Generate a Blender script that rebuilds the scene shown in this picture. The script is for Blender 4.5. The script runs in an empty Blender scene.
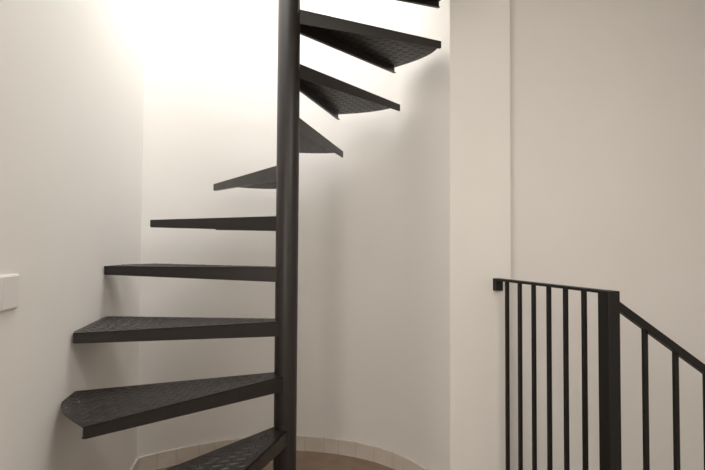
import bpy, bmesh, math, random
from mathutils import Vector, Matrix

random.seed(7)
scene = bpy.context.scene
H = 1.115                                   # camera height above the landing floor

# ------------------------------------------------------------------ camera
PITCH, ROLL, F = 0.02915, 0.00586, 459.34
cam_data = bpy.data.cameras.new('camera')
cam_data.sensor_width = 36.0
cam_data.lens = F / 705.0 * 36.0
cam_data.clip_start = 0.02
cam = bpy.data.objects.new('camera', cam_data)
scene.collection.objects.link(cam)
r0 = Vector((1, 0, 0)); u0 = Vector((0, -math.sin(PITCH), math.cos(PITCH)))
fw = Vector((0, math.cos(PITCH), math.sin(PITCH)))
rr = r0 * math.cos(ROLL) + u0 * math.sin(ROLL)
uu = u0 * math.cos(ROLL) - r0 * math.sin(ROLL)
m = Matrix((rr, uu, -fw)).transposed().to_4x4()
m.translation = (0, 0, H)
cam.matrix_world = m
scene.camera = cam

# ------------------------------------------------------------------ light
world = bpy.data.worlds.new('world')
scene.world = world
world.use_nodes = True
bg = world.node_tree.nodes['Background']
bg.inputs['Color'].default_value = (0.9, 0.95, 1.0, 1)
bg.inputs['Strength'].default_value = 0.4
scene.view_settings.view_transform = 'Standard'
scene.view_settings.look = 'None'
scene.view_settings.gamma = 1.0
scene.view_settings.use_curve_mapping = False
scene.view_settings.exposure = 0.0

AX, AY = -0.25584, 1.77142                  # axis of the spiral stair


def area(name, loc, rot, sx, sy, power, color, shape='RECTANGLE'):
    d = bpy.data.lights.new(name, 'AREA')
    d.shape = shape
    d.size = sx
    d.size_y = sy
    d.energy = power
    d.color = color
    o = bpy.data.objects.new(name, d)
    o.location = loc
    o.rotation_euler = rot
    scene.collection.objects.link(o)
    return o


# daylight falling down the stair shaft from its roof light
area('skylight_daylight', (AX - 0.02, AY - 0.08, H + 2.80), (0, 0, 0), 1.25, 1.45, 80, (0.985, 0.985, 0.975))
# unseen fill lights added to brighten the room: one at the left, one overhead
area('room_fill_left', (-0.75, -1.1, H + 0.7), (0, math.radians(-90), 0), 1.1, 1.9, 68, (1.0, 0.945, 0.87))
area('room_fill_overhead', (0.9, 0.3, H + 1.42), (0, 0, 0), 0.9, 0.9, 19, (1.0, 0.945, 0.87))


# ------------------------------------------------------------------ materials
def new_mat(name):
    mt = bpy.data.materials.new(name)
    mt.use_nodes = True
    nt = mt.node_tree
    return mt, nt, nt.nodes['Principled BSDF']


def noise_mat(name, c1, c2, scale, rough, bump=0.0, bscale=None, spec=0.5, metallic=0.0, detail=4, rough2=None, stretch=None):
    mt, nt, b = new_mat(name)
    tc = nt.nodes.new('ShaderNodeTexCoord')
    src = tc.outputs['Object']
    if stretch:
        mp = nt.nodes.new('ShaderNodeMapping')
        mp.inputs['Scale'].default_value = stretch
        nt.links.new(src, mp.inputs['Vector'])
        src = mp.outputs['Vector']
    n = nt.nodes.new('ShaderNodeTexNoise')
    n.inputs['Scale'].default_value = scale
    n.inputs['Detail'].default_value = detail
    nt.links.new(src, n.inputs['Vector'])
    rp = nt.nodes.new('ShaderNodeValToRGB')
    rp.color_ramp.elements[0].position = 0.3
    rp.color_ramp.elements[1].position = 0.7
    rp.color_ramp.elements[0].color = (*c1, 1)
    rp.color_ramp.elements[1].color = (*c2, 1)
    nt.links.new(n.outputs['Fac'], rp.inputs['Fac'])
    nt.links.new(rp.outputs['Color'], b.inputs['Base Color'])
    b.inputs['Roughness'].default_value = rough
    b.inputs['Specular IOR Level'].default_value = spec
    b.inputs['Metallic'].default_value = metallic
    if rough2 is not None:
        mr = nt.nodes.new('ShaderNodeMapRange')
        mr.inputs['To Min'].default_value = rough
        mr.inputs['To Max'].default_value = rough2
        nt.links.new(n.outputs['Fac'], mr.inputs['Value'])
        nt.links.new(mr.outputs['Result'], b.inputs['Roughness'])
    if bump:
        n2 = nt.nodes.new('ShaderNodeTexNoise')
        n2.inputs['Scale'].default_value = bscale or scale
        n2.inputs['Detail'].default_value = 5
        nt.links.new(src, n2.inputs['Vector'])
        bp = nt.nodes.new('ShaderNodeBump')
        bp.inputs['Strength'].default_value = bump
        bp.inputs['Distance'].default_value = 0.01
        nt.links.new(n2.outputs['Fac'], bp.inputs['Height'])
        nt.links.new(bp.outputs['Normal'], b.inputs['Normal'])
    return mt


M_WALL = noise_mat('white_plaster', (0.77, 0.745, 0.715), (0.80, 0.777, 0.747), 1.6, 0.72, 0.06, 7.0, spec=0.3)
M_CEIL = noise_mat('ceiling_paint', (0.78, 0.76, 0.73), (0.80, 0.78, 0.75), 2.0, 0.8, spec=0.2)
M_BASE = noise_mat('baseboard_tile', (0.60, 0.54, 0.48), (0.68, 0.62, 0.56), 9.0, 0.5, 0.03, 30.0, spec=0.4)
M_GROUT = noise_mat('grout', (0.42, 0.37, 0.32), (0.47, 0.42, 0.37), 20.0, 0.9)
M_IRON = noise_mat('painted_iron', (0.0125, 0.0095, 0.0076), (0.0170, 0.0130, 0.0106), 24.0, 0.36, 0.05, 120.0, rough2=0.5, spec=0.5)
M_RAIL = noise_mat('black_rail_paint', (0.0075, 0.0062, 0.0055), (0.010, 0.0085, 0.0075), 30.0, 0.45, 0.03, 150.0, rough2=0.6, spec=0.3)
M_PLASTIC = noise_mat('switch_plastic', (0.74, 0.70, 0.68), (0.76, 0.72, 0.70), 5.0, 0.35)
M_STEP = noise_mat('stone_step', (0.36, 0.30, 0.25), (0.44, 0.37, 0.31), 6.0, 0.6)
M_WOOD = noise_mat('white_frame', (0.70, 0.68, 0.65), (0.74, 0.72, 0.69), 8.0, 0.4)


def floor_mat():
    mt, nt, b = new_mat('terracotta_tiles')
    tc = nt.nodes.new('ShaderNodeTexCoord')
    mp = nt.nodes.new('ShaderNodeMapping')
    mp.inputs['Rotation'].default_value = (0, 0, math.radians(51))
    mp.inputs['Location'].default_value = (0.35, 0.154, 0)
    nt.links.new(tc.outputs['Object'], mp.inputs['Vector'])
    br = nt.nodes.new('ShaderNodeTexBrick')
    br.offset = 0.0
    br.inputs['Scale'].default_value = 1.0
    br.inputs['Brick Width'].default_value = 0.60
    br.inputs['Row Height'].default_value = 0.60
    br.inputs['Mortar Size'].default_value = 0.003
    br.inputs['Mortar Smooth'].default_value = 0.3
    br.inputs['Color1'].default_value = (0.245, 0.175, 0.125, 1)
    br.inputs['Color2'].default_value = (0.27, 0.195, 0.14, 1)
    br.inputs['Mortar'].default_value = (0.36, 0.29, 0.23, 1)
    nt.links.new(mp.outputs['Vector'], br.inputs['Vector'])
    n = nt.nodes.new('ShaderNodeTexNoise')
    n.inputs['Scale'].default_value = 11.0
    n.inputs['Detail'].default_value = 6
    nt.links.new(tc.outputs['Object'], n.inputs['Vector'])
    mx = nt.nodes.new('ShaderNodeMix')
    mx.data_type = 'RGBA'
    mx.blend_type = 'MULTIPLY'
    mx.inputs[0].default_value = 0.35
    nt.links.new(br.outputs['Color'], mx.inputs[6])
    nt.links.new(n.outputs['Color'], mx.inputs[7])
    nt.links.new(br.outputs['Color'], b.inputs['Base Color'])
    hs = nt.nodes.new('ShaderNodeHueSaturation')
    mr = nt.nodes.new('ShaderNodeMapRange')
    mr.inputs['From Min'].default_value = 0.3
    mr.inputs['From Max'].default_value = 0.7
    mr.inputs['To Min'].default_value = 0.85
    mr.inputs['To Max'].default_value = 1.12
    nt.links.new(n.outputs['Fac'], mr.inputs['Value'])
    nt.links.new(mr.outputs['Result'], hs.inputs['Value'])
    nt.links.new(br.outputs['Color'], hs.inputs['Color'])
    nt.links.new(hs.outputs['Color'], b.inputs['Base Color'])
    b.inputs['Roughness'].default_value = 0.55
    return mt


M_FLOOR = floor_mat()


# ------------------------------------------------------------------ mesh helpers
def link_mesh(name, bm, mat, parent=None, smooth=False):
    bmesh.ops.recalc_face_normals(bm, faces=bm.faces)
    me = bpy.data.meshes.new(name)
    bm.to_mesh(me)
    bm.free()
    me.materials.append(mat)
    if smooth:
        for p in me.polygons:
            p.use_smooth = True
    o = bpy.data.objects.new(name, me)
    scene.collection.objects.link(o)
    if parent:
        o.parent = parent
    return o


def structure(name, bm, mat, smooth=False, label=None, cat=None):
    o = link_mesh(name, bm, mat, None, smooth)
    o['kind'] = 'structure'
    if label:
        o['label'] = label
    if cat:
        o['category'] = cat
    return o


def empty(name, loc, label, cat):
    o = bpy.data.objects.new(name, None)
    o.location = loc
    o.empty_display_size = 0.1
    o['label'] = label
    o['category'] = cat
    scene.collection.objects.link(o)
    return o


def prism(bm, pts, z0, z1):
    """Closed plan outline raised from z0 to z1."""
    lo = [bm.verts.new((x, y, z0)) for x, y in pts]
    hi = [bm.verts.new((x, y, z1)) for x, y in pts]
    n = len(pts)
    faces = [bm.faces.new(lo[::-1]), bm.faces.new(hi)]
    for i in range(n):
        j = (i + 1) % n
        faces.append(bm.faces.new((lo[i], lo[j], hi[j], hi[i])))
    return faces


def hexa(bm, a, b):
    """Box between two quads of four points each."""
    va = [bm.verts.new(p) for p in a]
    vb = [bm.verts.new(p) for p in b]
    bm.faces.new(va[::-1])
    bm.faces.new(vb)
    for i in range(4):
        j = (i + 1) % 4
        bm.faces.new((va[i], va[j], vb[j], vb[i]))


def bar(bm, p, q, side, w, h):
    """Rectangular bar from p to q; side = horizontal unit vector across its width w, thickness h."""
    p, q, side = Vector(p), Vector(q), Vector(side).normalized()
    d = (q - p).normalized()
    up = side.cross(d).normalized()
    c = [side * sx * w / 2 + up * sz * h / 2 for sx, sz in ((-1, -1), (1, -1), (1, 1), (-1, 1))]
    hexa(bm, [p + k for k in c], [q + k for k in c])


def bevel(bm, width, seg=1, angle=0.5):
    bmesh.ops.recalc_face_normals(bm, faces=bm.faces)
    ed = [e for e in bm.edges if len(e.link_faces) == 2 and e.calc_face_angle() > angle]
    bmesh.ops.bevel(bm, geom=ed, offset=width, segments=seg, affect='EDGES', profile=0.5, clamp_overlap=True)


def rings(bm, prof, cx, cy, seg=48):
    """Lathe of (radius, z) rings, closed at both ends."""
    rs = []
    for r, z in prof:
        rs.append([bm.verts.new((cx + r * math.cos(2 * math.pi * i / seg), cy + r * math.sin(2 * math.pi * i / seg), z)) for i in range(seg)])
    for a, b in zip(rs, rs[1:]):
        for i in range(seg):
            j = (i + 1) % seg
            bm.faces.new((a[i], a[j], b[j], b[i]))
    bm.faces.new(rs[0][::-1])
    bm.faces.new(rs[-1])


# ------------------------------------------------------------------ plan of the place (metres; the viewer stands at 0, 0)
CEIL = H + 1.45                              # ceiling of the room
TOP = H + 2.85                               # roof of the stair shaft
CREASE = Vector((-1.056, 2.295))             # where the left wall meets the curved wall
LDIR = Vector((0.18476, -0.98278))           # the left wall, towards the viewer
PIER = Vector((0.4396, 2.0742))              # where the curved wall meets the pier
E = Vector((0.971, 0.238)).normalized()      # along the pier, to the right
N = Vector((-E.y, E.x))                      # away from the viewer
PIER_END = PIER + E * 0.3124
SETBACK = 0.10

# curved wall: measured foot line, smoothed through a Catmull-Rom spline
foot = [(-1.056, 2.295), (-0.985, 2.352), (-0.886, 2.413), (-0.754, 2.483), (-0.609, 2.544), (-0.46, 2.578), (-0.307, 2.583),
        (-0.200, 2.567), (-0.0836, 2.539), (0.0361, 2.498), (0.1251, 2.451), (0.2239, 2.380), (0.291, 2.304), (0.353, 2.208), (0.4396, 2.0742)]
foot = [Vector(p) for p in foot]


def catmull(pts, n):
    out = []
    for i in range(len(pts) - 1):
        p0 = pts[i - 1] if i else pts[0] * 2 - pts[1]
        p1, p2 = pts[i], pts[i + 1]
        p3 = pts[i + 2] if i + 2 < len(pts) else pts[-1] * 2 - pts[-2]
        for k in range(n):
            t = k / n
            out.append(0.5 * ((2 * p1) + (p2 - p0) * t + (2 * p0 - 5 * p1 + 4 * p2 - p3) * t * t + (3 * p1 - p0 - 3 * p2 + p3) * t ** 3))
    out.append(pts[-1].copy())
    return out


def smooth_line(pts, it):
    pts = [p.copy() for p in pts]
    for _ in range(it):
        pts = [pts[0]] + [(pts[i - 1] + pts[i] * 2 + pts[i + 1]) / 4 for i in range(1, len(pts) - 1)] + [pts[-1]]
    return pts


curve = smooth_line(catmull(foot, 6), 60)


def offset_line(pts, d):
    """Shift an open line to its right-hand side by d."""
    out = []
    for i, p in enumerate(pts):
        a = pts[max(i - 1, 0)]
        b = pts[min(i + 1, len(pts) - 1)]
        t = (b - a).normalized()
        out.append(p + Vector((t.y, -t.x)) * d)
    return out


def strip(bm, inner, outer, z0, z1):
    """Solid band between two plan lines of the same number of points."""
    n = len(inner)
    q = [[bm.verts.new((p.x, p.y, z)) for p in ln] for z in (z0, z1) for ln in (inner, outer)]
    il, ol, ih, oh = q
    for i in range(n - 1):
        for a, b in ((il, ih), (ih, oh), (oh, ol), (ol, il)):
            bm.faces.new((a[i], a[i + 1], b[i + 1], b[i]))
    bm.faces.new((il[0], ih[0], oh[0], ol[0]))
    bm.faces.new((il[-1], ol[-1], oh[-1], ih[-1]))


def wall_strip(name, inner, outer, z0, z1, smooth_faces=False):
    bm = bmesh.new()
    strip(bm, inner, outer, z0, z1)
    o = structure(name, bm, M_WALL)
    if smooth_faces:
        for p in o.data.polygons:
            p.use_smooth = True
        o.data.set_sharp_from_angle(angle=math.radians(25))
    return o


# walls -------------------------------------------------------------
FRONT = -2.5
back_out = [p + Vector((0, 0.25)) for p in curve]
back_out[0] = Vector((-1.25, 2.45))
back_out[-1] = PIER + N * 0.62 + E * 0.02
wall_strip('wall_back', curve, back_out, -0.1, TOP, True)

lw0 = CREASE
lwm = CREASE + LDIR * ((CREASE.y - 0.6) / -LDIR.y)
lw1 = Vector((lwm.x, FRONT))
ln = Vector((-0.2, -0.02))
WY0, WY1, WZ0, WZ1 = -2.05, -0.15, H + 0.15, H + 1.25      # unseen opening in the left wall, added for the left fill light
bm = bmesh.new()
lwk = Vector((lwm.x, WY1))
strip(bm, [lw0, lwm, lwk], [lw0 + Vector((-0.19, 0.155)), lwm + Vector((-0.2, 0)), lwk + Vector((-0.2, 0))], -0.1, TOP)
for a_, b_, z0, z1 in ((FRONT - 0.2, WY0, -0.1, TOP), (WY0, WY1, -0.1, WZ0), (WY0, WY1, WZ1, TOP)):
    prism(bm, [(lwm.x - 0.2, a_), (lwm.x, a_), (lwm.x, b_), (lwm.x - 0.2, b_)], z0, z1)
structure('wall_left', bm, M_WALL)

# pier: its face, the right corner and the return to the set-back wall
BASE_LOW = -1.6
pier_pts = [PIER, PIER_END, PIER_END + N * 0.5, PIER + N * 0.5]
bm = bmesh.new()
prism(bm, [tuple(p) for p in pier_pts], BASE_LOW, TOP)
vert_edges = [e for e in bm.edges if abs(e.verts[0].co.z - e.verts[1].co.z) > 1 and
              ((e.verts[0].co.xy - PIER_END).length < 1e-4 or (e.verts[0].co.xy - PIER).length < 1e-4)]
bmesh.ops.bevel(bm, geom=vert_edges, offset=0.005, segments=3, affect='EDGES', profile=0.5)
structure('wall_pier', bm, M_WALL)

rw0 = PIER_END + N * SETBACK
rw1 = rw0 + E * 2.9
wall_strip('wall_right', [rw0, rw1], [rw0 + N * 0.2, rw1 + N * 0.2], BASE_LOW, CEIL + 0.02)
XR = rw1.x
wall_strip('wall_far_right', [rw1, Vector((XR, FRONT))], [rw1 + Vector((0.2, 0.05)), Vector((XR + 0.2, FRONT))], BASE_LOW, CEIL + 0.02)

# wall behind the viewer, and an unseen window frame added round the left fill light
bm = bmesh.new()
prism(bm, [(lwm.x, FRONT - 0.2), (XR + 0.2, FRONT - 0.2), (XR + 0.2, FRONT), (lwm.x, FRONT)], BASE_LOW, CEIL)
structure('wall_front', bm, M_WALL)
bm = bmesh.new()
WXM = lwm.x - 0.12
for z in (WZ0, WZ1):
    bar(bm, (WXM, WY0, z), (WXM, WY1, z), (1, 0, 0), 0.06, 0.05)
for y in (WY0, (WY0 + WY1) / 2, WY1):
    bar(bm, (WXM, y, WZ0), (WXM, y, WZ1), (1, 0, 0), 0.06, 0.05)
structure('added_window', bm, M_WOOD)

# ceiling with the round opening of the stair shaft ------------------
YF = 0.80
lt = CREASE + LDIR * ((CREASE.y - YF) / -LDIR.y)
arc_front = [PIER + N * 0.01, Vector((0.47, 1.98)), Vector((0.50, YF)), lt + Vector((-0.02, 0))]
bm = bmesh.new()
outline = arc_front + [lt + Vector((-0.15, 0)), Vector((lwm.x - 0.15, 0.6)), Vector((lw1.x - 0.2, FRONT - 0.2)), Vector((XR + 0.2, FRONT - 0.2)),
           rw1 + Vector((0.2, 0.2)), rw0 + N * 0.2, PIER + N * 0.3]
bmc = bmesh.new()
prism(bmc, [tuple(p) for p in outline], CEIL, CEIL + 0.22)
bmesh.ops.triangulate(bmc, faces=[f for f in bmc.faces if len(f.verts) > 4])
structure('ceiling', bmc, M_CEIL)

# shaft wall above the ceiling on the viewer's side, and its roof round the roof light
wall_strip('wall_shaft', arc_front, offset_line(arc_front, -0.12), CEIL + 0.2, TOP)
bm = bmesh.new()
prism(bm, [(-1.4, 0.6), (0.7, 0.6), (0.7, 2.9), (-1.4, 2.9)], TOP, TOP + 0.1)
structure('ceiling_shaft', bm, M_CEIL)

# floors -------------------------------------------------------------
G = Vector((-0.27998, 0.96)).normalized()    # along the level railing, away from the viewer
RAIL_FAR = PIER + E * 0.238
POST = None
E2 = Vector((G.y, -G.x))                     # square to the level railing, to the right
near_left = Vector((0.8289, 1.4917))         # near left corner of the post
POSTC = near_left + E2 * 0.023 + G * 0.021
bm = bmesh.new()
edge_far = RAIL_FAR + E2 * 0.03
edge_near = POSTC + E2 * 0.03 - G * 0.03
fl = [tuple(p) for p in ([Vector((lw1.x - 0.1, FRONT - 0.1)), Vector((edge_near.x, FRONT - 0.1)), edge_near, edge_far, edge_far + N * 0.3, Vector((0.5, 2.80)), Vector((-1.2, 2.80)), Vector((-1.2, 2.3)), lwm + Vector((-0.1, 0))])]
prism(bm, fl, -0.2, 0.0)
structure('floor', bm, M_FLOOR)
bm = bmesh.new()
prism(bm, [(0.2, FRONT - 0.1), (XR + 0.1, FRONT - 0.1), (XR + 0.1, 3.2), (0.2, 3.2)], BASE_LOW - 0.1, BASE_LOW)
structure('floor_lower', bm, M_FLOOR)

# flight going down to the right on the viewer's side of the sloped rail
SLOPE = 0.70
bm = bmesh.new()
going = 0.26
for i in range(7):
    p = edge_near + E2 * (going * i + 0.001)
    q = edge_near + E2 * (going * (i + 1))
    z = -going * SLOPE * (i + 1)
    prism(bm, [tuple(p), tuple(q), tuple(q - G * 0.9), tuple(p - G * 0.9)], z - 0.2, z)
structure('floor_steps', bm, M_STEP)

# baseboards of tile pieces set round the curve -----------------------
BB = 0.080


def baseboard(name, line, piece):
    """Upright tile pieces of about the given length with thin grout joints, one mesh."""
    lens = [0.0]
    for a, b in zip(line, line[1:]):
        lens.append(lens[-1] + (b - a).length)

    def at(s):
        for i in range(len(line) - 1):
            if s <= lens[i + 1] or i == len(line) - 2:
                return line[i] + (line[i + 1] - line[i]) * ((s - lens[i]) / max(lens[i + 1] - lens[i], 1e-9))
    cnt = max(1, round(lens[-1] / piece))
    bm = bmesh.new()
    s = 0.0
    step = lens[-1] / cnt
    cuts = [0.0] + [step * (i + random.uniform(-0.18, 0.18)) for i in range(1, cnt)] + [lens[-1]]
    gap = 0.0012
    for c0, c1 in zip(cuts, cuts[1:]):
        sub = max(1, int((c1 - c0) / 0.03))
        pts = [at(c0 + gap + (c1 - c0 - 2 * gap) * k / sub) for k in range(sub + 1)]
        strip(bm, offset_line(pts, 0.011), pts, -0.01, BB)
    bevel(bm, 0.0015, 1, 0.9)
    mats = structure(name, bm, M_BASE)
    # grout seen in the joints
    b2 = bmesh.new()
    ll = [at(lens[-1] * k / 60) for k in range(61)] if len(line) > 2 else line
    strip(b2, offset_line(ll, 0.0095), ll, -0.01, BB - 0.001)
    g = link_mesh('grout', b2, M_GROUT, mats)
    return mats


baseboard('baseboard_back', curve, 0.098)
baseboard('baseboard_left', [lw1, lwm, lw0], 0.3)
baseboard('baseboard_right', [PIER, RAIL_FAR - E * 0.03], 0.12)

# ------------------------------------------------------------------ spiral staircase
stair = empty('spiral_staircase', (AX, AY, 0), 'dark iron spiral staircase winding up round a round central column in the curved white niche', 'staircase')
RP = 0.0432
bm = bmesh.new()
rings(bm, [(RP, 0.0), (RP, TOP - 0.9), (RP - 0.004, TOP - 0.895)], 0.0035, 0, 64)
col = link_mesh('column', bm, M_IRON, stair, True)
col.data.set_sharp_from_angle(angle=math.radians(40))
bm = bmesh.new()
rings(bm, [(0.11, 0.0), (0.11, 0.008), (0.107, 0.010)], 0, 0, 48)
link_mesh('base_plate', bm, M_IRON, stair)

R_F, R_B = 0.70051, 0.69698
D1, D2, HR, HT = 0.02849, 0.02718, 0.05666, 0.03341
TH4, DTH, W0, Z4 = 2.67969, 0.45148, 0.47959, 0.12211 + H
dA = [-0.00064, -0.04312, -0.01029, 0.00967, 0.06332, 0.03545, -0.01719, -0.0029, -0.02038, -0.00594]
dZ = [-0.00139, -0.0007, 0.00226, 0.00426, -0.00036, -0.00207, -0.00072, 0.001, 0.0065, 0.002]
dW = [0.00542, 0.01136, 0.00129, -0.02651, 0.022, 0.0, 0.00619, 0.050, -0.00412, 0.0]
BOWS = {6: 0.014, 7: 0.012}                 # how far the outer end bows out; 0.025 on the others
TIPS = {1: (-0.0045, 0.004), 2: (-0.001, 0.005), 6: (0.0, -0.005), 7: (0.0, -0.006), 8: (-0.010, 0.0)}   # slight tilt: height of front and back tip
TP = 0.004                                  # plate thickness


def flange(bm, p_root, p_tip, inward, lip):
    """Downturned edge strip from root to tip, tapering in height, with a small return lip."""
    p_root, p_tip, inward = Vector(p_root), Vector(p_tip), Vector(inward)
    t = TP
    d = (p_tip - p_root).normalized()
    L = (p_tip - p_root).length

    def sect(s):
        p = p_root + d * s
        h = HR + (HT - HR) * s / L
        q = p + inward * t
        return p, q, h
    # strip with a softened lower outer corner
    ss = [0.0, L - 0.005, L]
    drop = [0.0, 0.0, 0.004]
    cols = []
    for s, dr in zip(ss, drop):
        p, q, h = sect(s)
        cols.append([bm.verts.new((p.x, p.y, 0)), bm.verts.new((q.x, q.y, 0)), bm.verts.new((q.x, q.y, -h + dr)), bm.verts.new((p.x, p.y, -h + dr))])
    bm.faces.new(cols[0][::-1])
    bm.faces.new(cols[-1])
    for a, b in zip(cols, cols[1:]):
        for i in range(4):
            j = (i + 1) % 4
            bm.faces.new((a[i], a[j], b[j], b[i]))
    if lip:
        p, q, h = sect(0.0)
        p2, q2, h2 = sect(L)
        w = inward * lip
        hexa(bm, [(*q, -h), (*(q + w), -h), (*(q + w), -h + 0.003), (*q, -h + 0.003)],
             [(*q2, -h2), (*(q2 + w), -h2), (*(q2 + w), -h2 + 0.003), (*q2, -h2 + 0.003)])


def end_bow(t, bow):
    """How far the outer end bows beyond the circle of the tread corners, fullest a little behind the middle."""
    return bow * t ** 1.8 * (1 - t) / 0.1613


def clear(p):
    """Distance of a plan point (about the column) from the left wall."""
    return (p.x + AX - CREASE.x) * -LDIR.y + (p.y + AY - CREASE.y) * LDIR.x - 0.002


def trim(poly):
    """The tread ends are cut back where they meet the left wall."""
    out = []
    for p, q in zip(poly, poly[1:] + poly[:1]):
        cp, cq = clear(p), clear(q)
        if cp >= 0:
            out.append(p)
        if (cp >= 0) != (cq >= 0):
            out.append(p + (q - p) * (cp / (cp - cq)))
    return out


def trim_end(root, tip):
    cp, cq = clear(root), clear(tip)
    return tip if cq >= 0 else root + (tip - root) * (cp / (cp - cq))


def make_tread(k):
    kk = min(max(k, 0), 9)
    z = Z4 + (k - 4) * 0.2 + dZ[kk]
    a = TH4 - (k - 4) * DTH + dA[kk]
    w = W0 + dW[kk]
    bow = BOWS.get(k, 0.025)
    Fp = Vector((math.cos(a), math.sin(a))) * R_F
    Bp = Vector((math.cos(a - w), math.sin(a - w))) * R_B
    be = math.acos(D1 / R_F)
    fr = Vector((math.cos(a + be), math.sin(a + be))) * D1
    be = math.acos(D2 / R_B)
    br = Vector((math.cos(a - w - be), math.sin(a - w - be))) * D2
    arc = []
    for i in range(25):
        t = i / 24
        r = R_F + (R_B - R_F) * t + end_bow(t, bow)
        arc.append(Vector((math.cos(a - w * t), math.sin(a - w * t))) * r)
    poly = trim([fr] + arc + [br])
    poly = poly[::-1]                        # counter-clockwise seen from above
    bm = bmesh.new()
    prism(bm, [tuple(p) for p in poly], -TP, 0)
    # raised tear-drop bars of the chequer plate, alternate bars set square to each other, on both faces
    mid = a - w / 2
    ex = Vector((math.cos(mid + math.pi / 4), math.sin(mid + math.pi / 4)))
    ey = Vector((-ex.y, ex.x))
    fd = (Fp - fr).normalized(); fn = Vector((fd.y, -fd.x))     # inward from the front edge
    bd = (Bp - br).normalized(); bn = Vector((-bd.y, bd.x))     # inward from the back edge
    pitch = 0.0255
    for i in range(-50, 51):
        for j in range(-50, 51):
            c = ex * (i * pitch) + ey * (j * pitch)
            rc = c.length
            if rc < 0.075 or rc > 0.72:
                continue
            if (c - fr).dot(fn) < 0.013 or (c - br).dot(bn) < 0.013:
                continue
            t = ((a - math.atan2(c.y, c.x)) % (2 * math.pi)) / w
            if t > 1 or rc > R_F + (R_B - R_F) * t + end_bow(t, bow) - 0.013 or clear(c) < 0.015:
                continue
            u, v = (ex, ey) if (i + j) % 2 else (ey, ex)
            hl, hw, hh = 0.0165, 0.0045, 0.0015
            for zz, s in ((0.0, 1), (-TP, -1)):
                vs = [bm.verts.new((*(c + q), zz - s * 0.0004)) for q in (u * hl, u * hl * 0.35 + v * hw, u * -hl * 0.35 + v * hw, u * -hl, u * -hl * 0.35 - v * hw, u * hl * 0.35 - v * hw)]
                tp = [bm.verts.new((*(c + q), zz + s * hh)) for q in (u * hl * 0.6, u * -hl * 0.6)]
                for f in ((0, 1, 6), (1, 2, 7, 6), (2, 3, 7), (3, 4, 7), (4, 5, 6, 7), (5, 0, 6)):
                    al = vs + tp
                    q = [al[x] for x in f]
                    bm.faces.new(q if s > 0 else q[::-1])
    me = bpy.data.meshes.new('tread')
    bm.to_mesh(me)
    bm.free()
    me.materials.append(M_IRON)
    # slight tilt of the whole tread
    zf, zb = TIPS.get(k, (0.0, 0.0))
    tilt = Matrix(((Fp.x, Fp.y), (Bp.x, Bp.y))).inverted() @ Vector((zf, zb))
    shift = lambda mesh: [setattr(v.co, 'z', v.co.z + v.co.x * tilt.x + v.co.y * tilt.y) for v in mesh.vertices]
    shift(me)
    tr = bpy.data.objects.new('tread', me)
    scene.collection.objects.link(tr)
    tr.parent = stair
    tr.location = (0, 0, z)
    bm = bmesh.new()
    flange(bm, fr, trim_end(fr, Fp), fn, 0.009)
    shift(link_mesh('nosing', bm, M_IRON, tr).data)
    bm = bmesh.new()
    flange(bm, br, trim_end(br, Bp), bn, 0.0)
    shift(link_mesh('rear_flange', bm, M_IRON, tr).data)
    return tr


for k in range(-1, 12):
    make_tread(k)

# ------------------------------------------------------------------ railing at the stairwell
ZR = H - 0.134                               # top of the level rail
rail = empty('stair_railing', (POSTC.x, POSTC.y, 0), 'black iron railing with square post, level rail from the pier and a sloping handrail', 'railing')


def rp(v, z):
    return (v.x - POSTC.x, v.y - POSTC.y, z)


def part(name, bm, bv=0.0012):
    if bv:
        bevel(bm, bv, 1, 0.9)
    return link_mesh(name, bm, M_RAIL, rail)


PW = 0.0465
bm = bmesh.new()
bar(bm, rp(POSTC, -0.15), rp(POSTC, ZR), (E2.x, E2.y, 0), PW, PW)
part('post', bm, 0.002)
far = POSTC + G * 0.640
RT = 0.010
bm = bmesh.new()
bar(bm, rp(POSTC + G * 0.0195, ZR - RT / 2), rp(far, ZR - RT / 2), (E2.x, E2.y, 0), 0.036, RT)
part('top_rail', bm)
bm = bmesh.new()
bar(bm, rp(far - G * 0.015, ZR - 0.056), rp(far - G * 0.015, ZR - RT + 0.001), (E2.x, E2.y, 0), 0.036, 0.028)
part('wall_bracket', bm)
bm = bmesh.new()
bar(bm, rp(POSTC, 0.09), rp(far, 0.09), (E2.x, E2.y, 0), 0.036, RT)
part('bottom_rail', bm)
# level section: six square balusters
Lr = (far - POSTC).dot(G)
for i in range(6):
    s = 0.1066 + 0.0897 * i
    b = POSTC + G * s
    bm = bmesh.new()
    bar(bm, rp(b, 0.09), rp(b, ZR - RT), (E2.x, E2.y, 0), 0.014, 0.014)
    part('baluster', bm, 0.0008)
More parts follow.
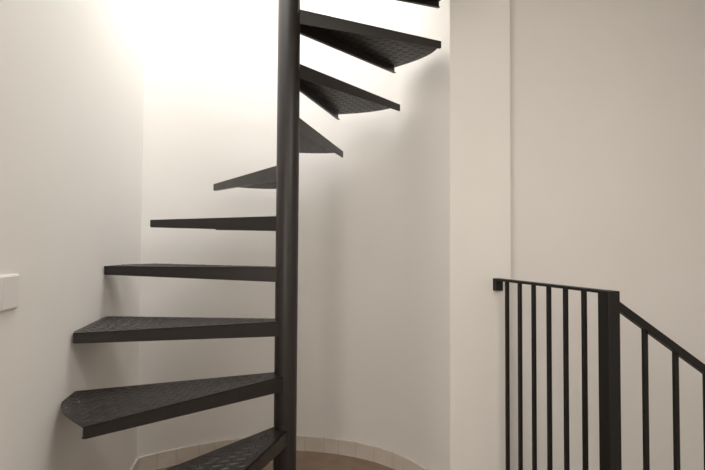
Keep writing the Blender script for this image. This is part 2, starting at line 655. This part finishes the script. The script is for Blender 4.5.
# sloping handrail and its balusters
S2 = 0.718
D2D = Vector((0.998, 0.05)).normalized()    # plan direction of the sloping rail
D2N = Vector((-D2D.y, D2D.x))
HZ = ZR - 0.029                              # its top where it leaves the post
HT2 = 0.023
p0 = POSTC + D2D * 0.02
Ls = 1.7
bm = bmesh.new()
zc = HZ - HT2 / 2 * math.sqrt(1 + S2 * S2)
bar(bm, rp(p0, zc), rp(p0 + D2D * Ls, zc - S2 * Ls), (D2N.x, D2N.y, 0), 0.034, HT2)
part('handrail', bm)
bm = bmesh.new()
bar(bm, rp(p0, 0.02), rp(p0 + D2D * Ls, 0.02 - S2 * Ls), (D2N.x, D2N.y, 0), 0.034, 0.012)
part('bottom_rail', bm)
for i in range(15):
    s = 0.1010 + 0.1040 * i
    b = p0 + D2D * s
    bm = bmesh.new()
    bar(bm, rp(b, 0.02 - S2 * s), rp(b, zc - S2 * s - 0.004), (D2D.x, D2D.y, 0), 0.014, 0.014)
    part('baluster', bm, 0.0008)
bm = bmesh.new()
e1 = p0 + D2D * Ls
bar(bm, rp(e1, BASE_LOW), rp(e1, zc - S2 * Ls + 0.03), (D2D.x, D2D.y, 0), PW, PW)
part('newel', bm)

# ------------------------------------------------------------------ light switch on the left wall
SW = Vector((-0.8440, 1.1671)) + LDIR * 0.012               # its far edge
ZS = H - 0.1113
sw = empty('light_switch', (SW.x, SW.y, ZS), 'pale square light switch plate on the white wall left of the spiral staircase', 'light switch')
wn = Vector((0.98278, 0.18476))              # out of the wall


def sw_box(name, s0, s1, z0, z1, h0, h1, parent, mat, bv):
    bm = bmesh.new()
    c = [(s0, h0), (s1, h0), (s1, h1), (s0, h1)]
    prism(bm, [tuple(LDIR * s + wn * h) for s, h in c], z0, z1)
    bevel(bm, bv, 2, 0.9)
    return link_mesh(name, bm, mat, parent)


sw_box('frame', 0.0, 0.156, -0.0425, 0.0425, 0.0, 0.005, sw, M_PLASTIC, 0.0015)
sw_box('rocker', 0.004, 0.0735, -0.0395, 0.0395, 0.004, 0.0075, sw, M_PLASTIC, 0.0015)
sw_box('rocker', 0.0755, 0.152, -0.0395, 0.0395, 0.004, 0.0075, sw, M_PLASTIC, 0.0015)
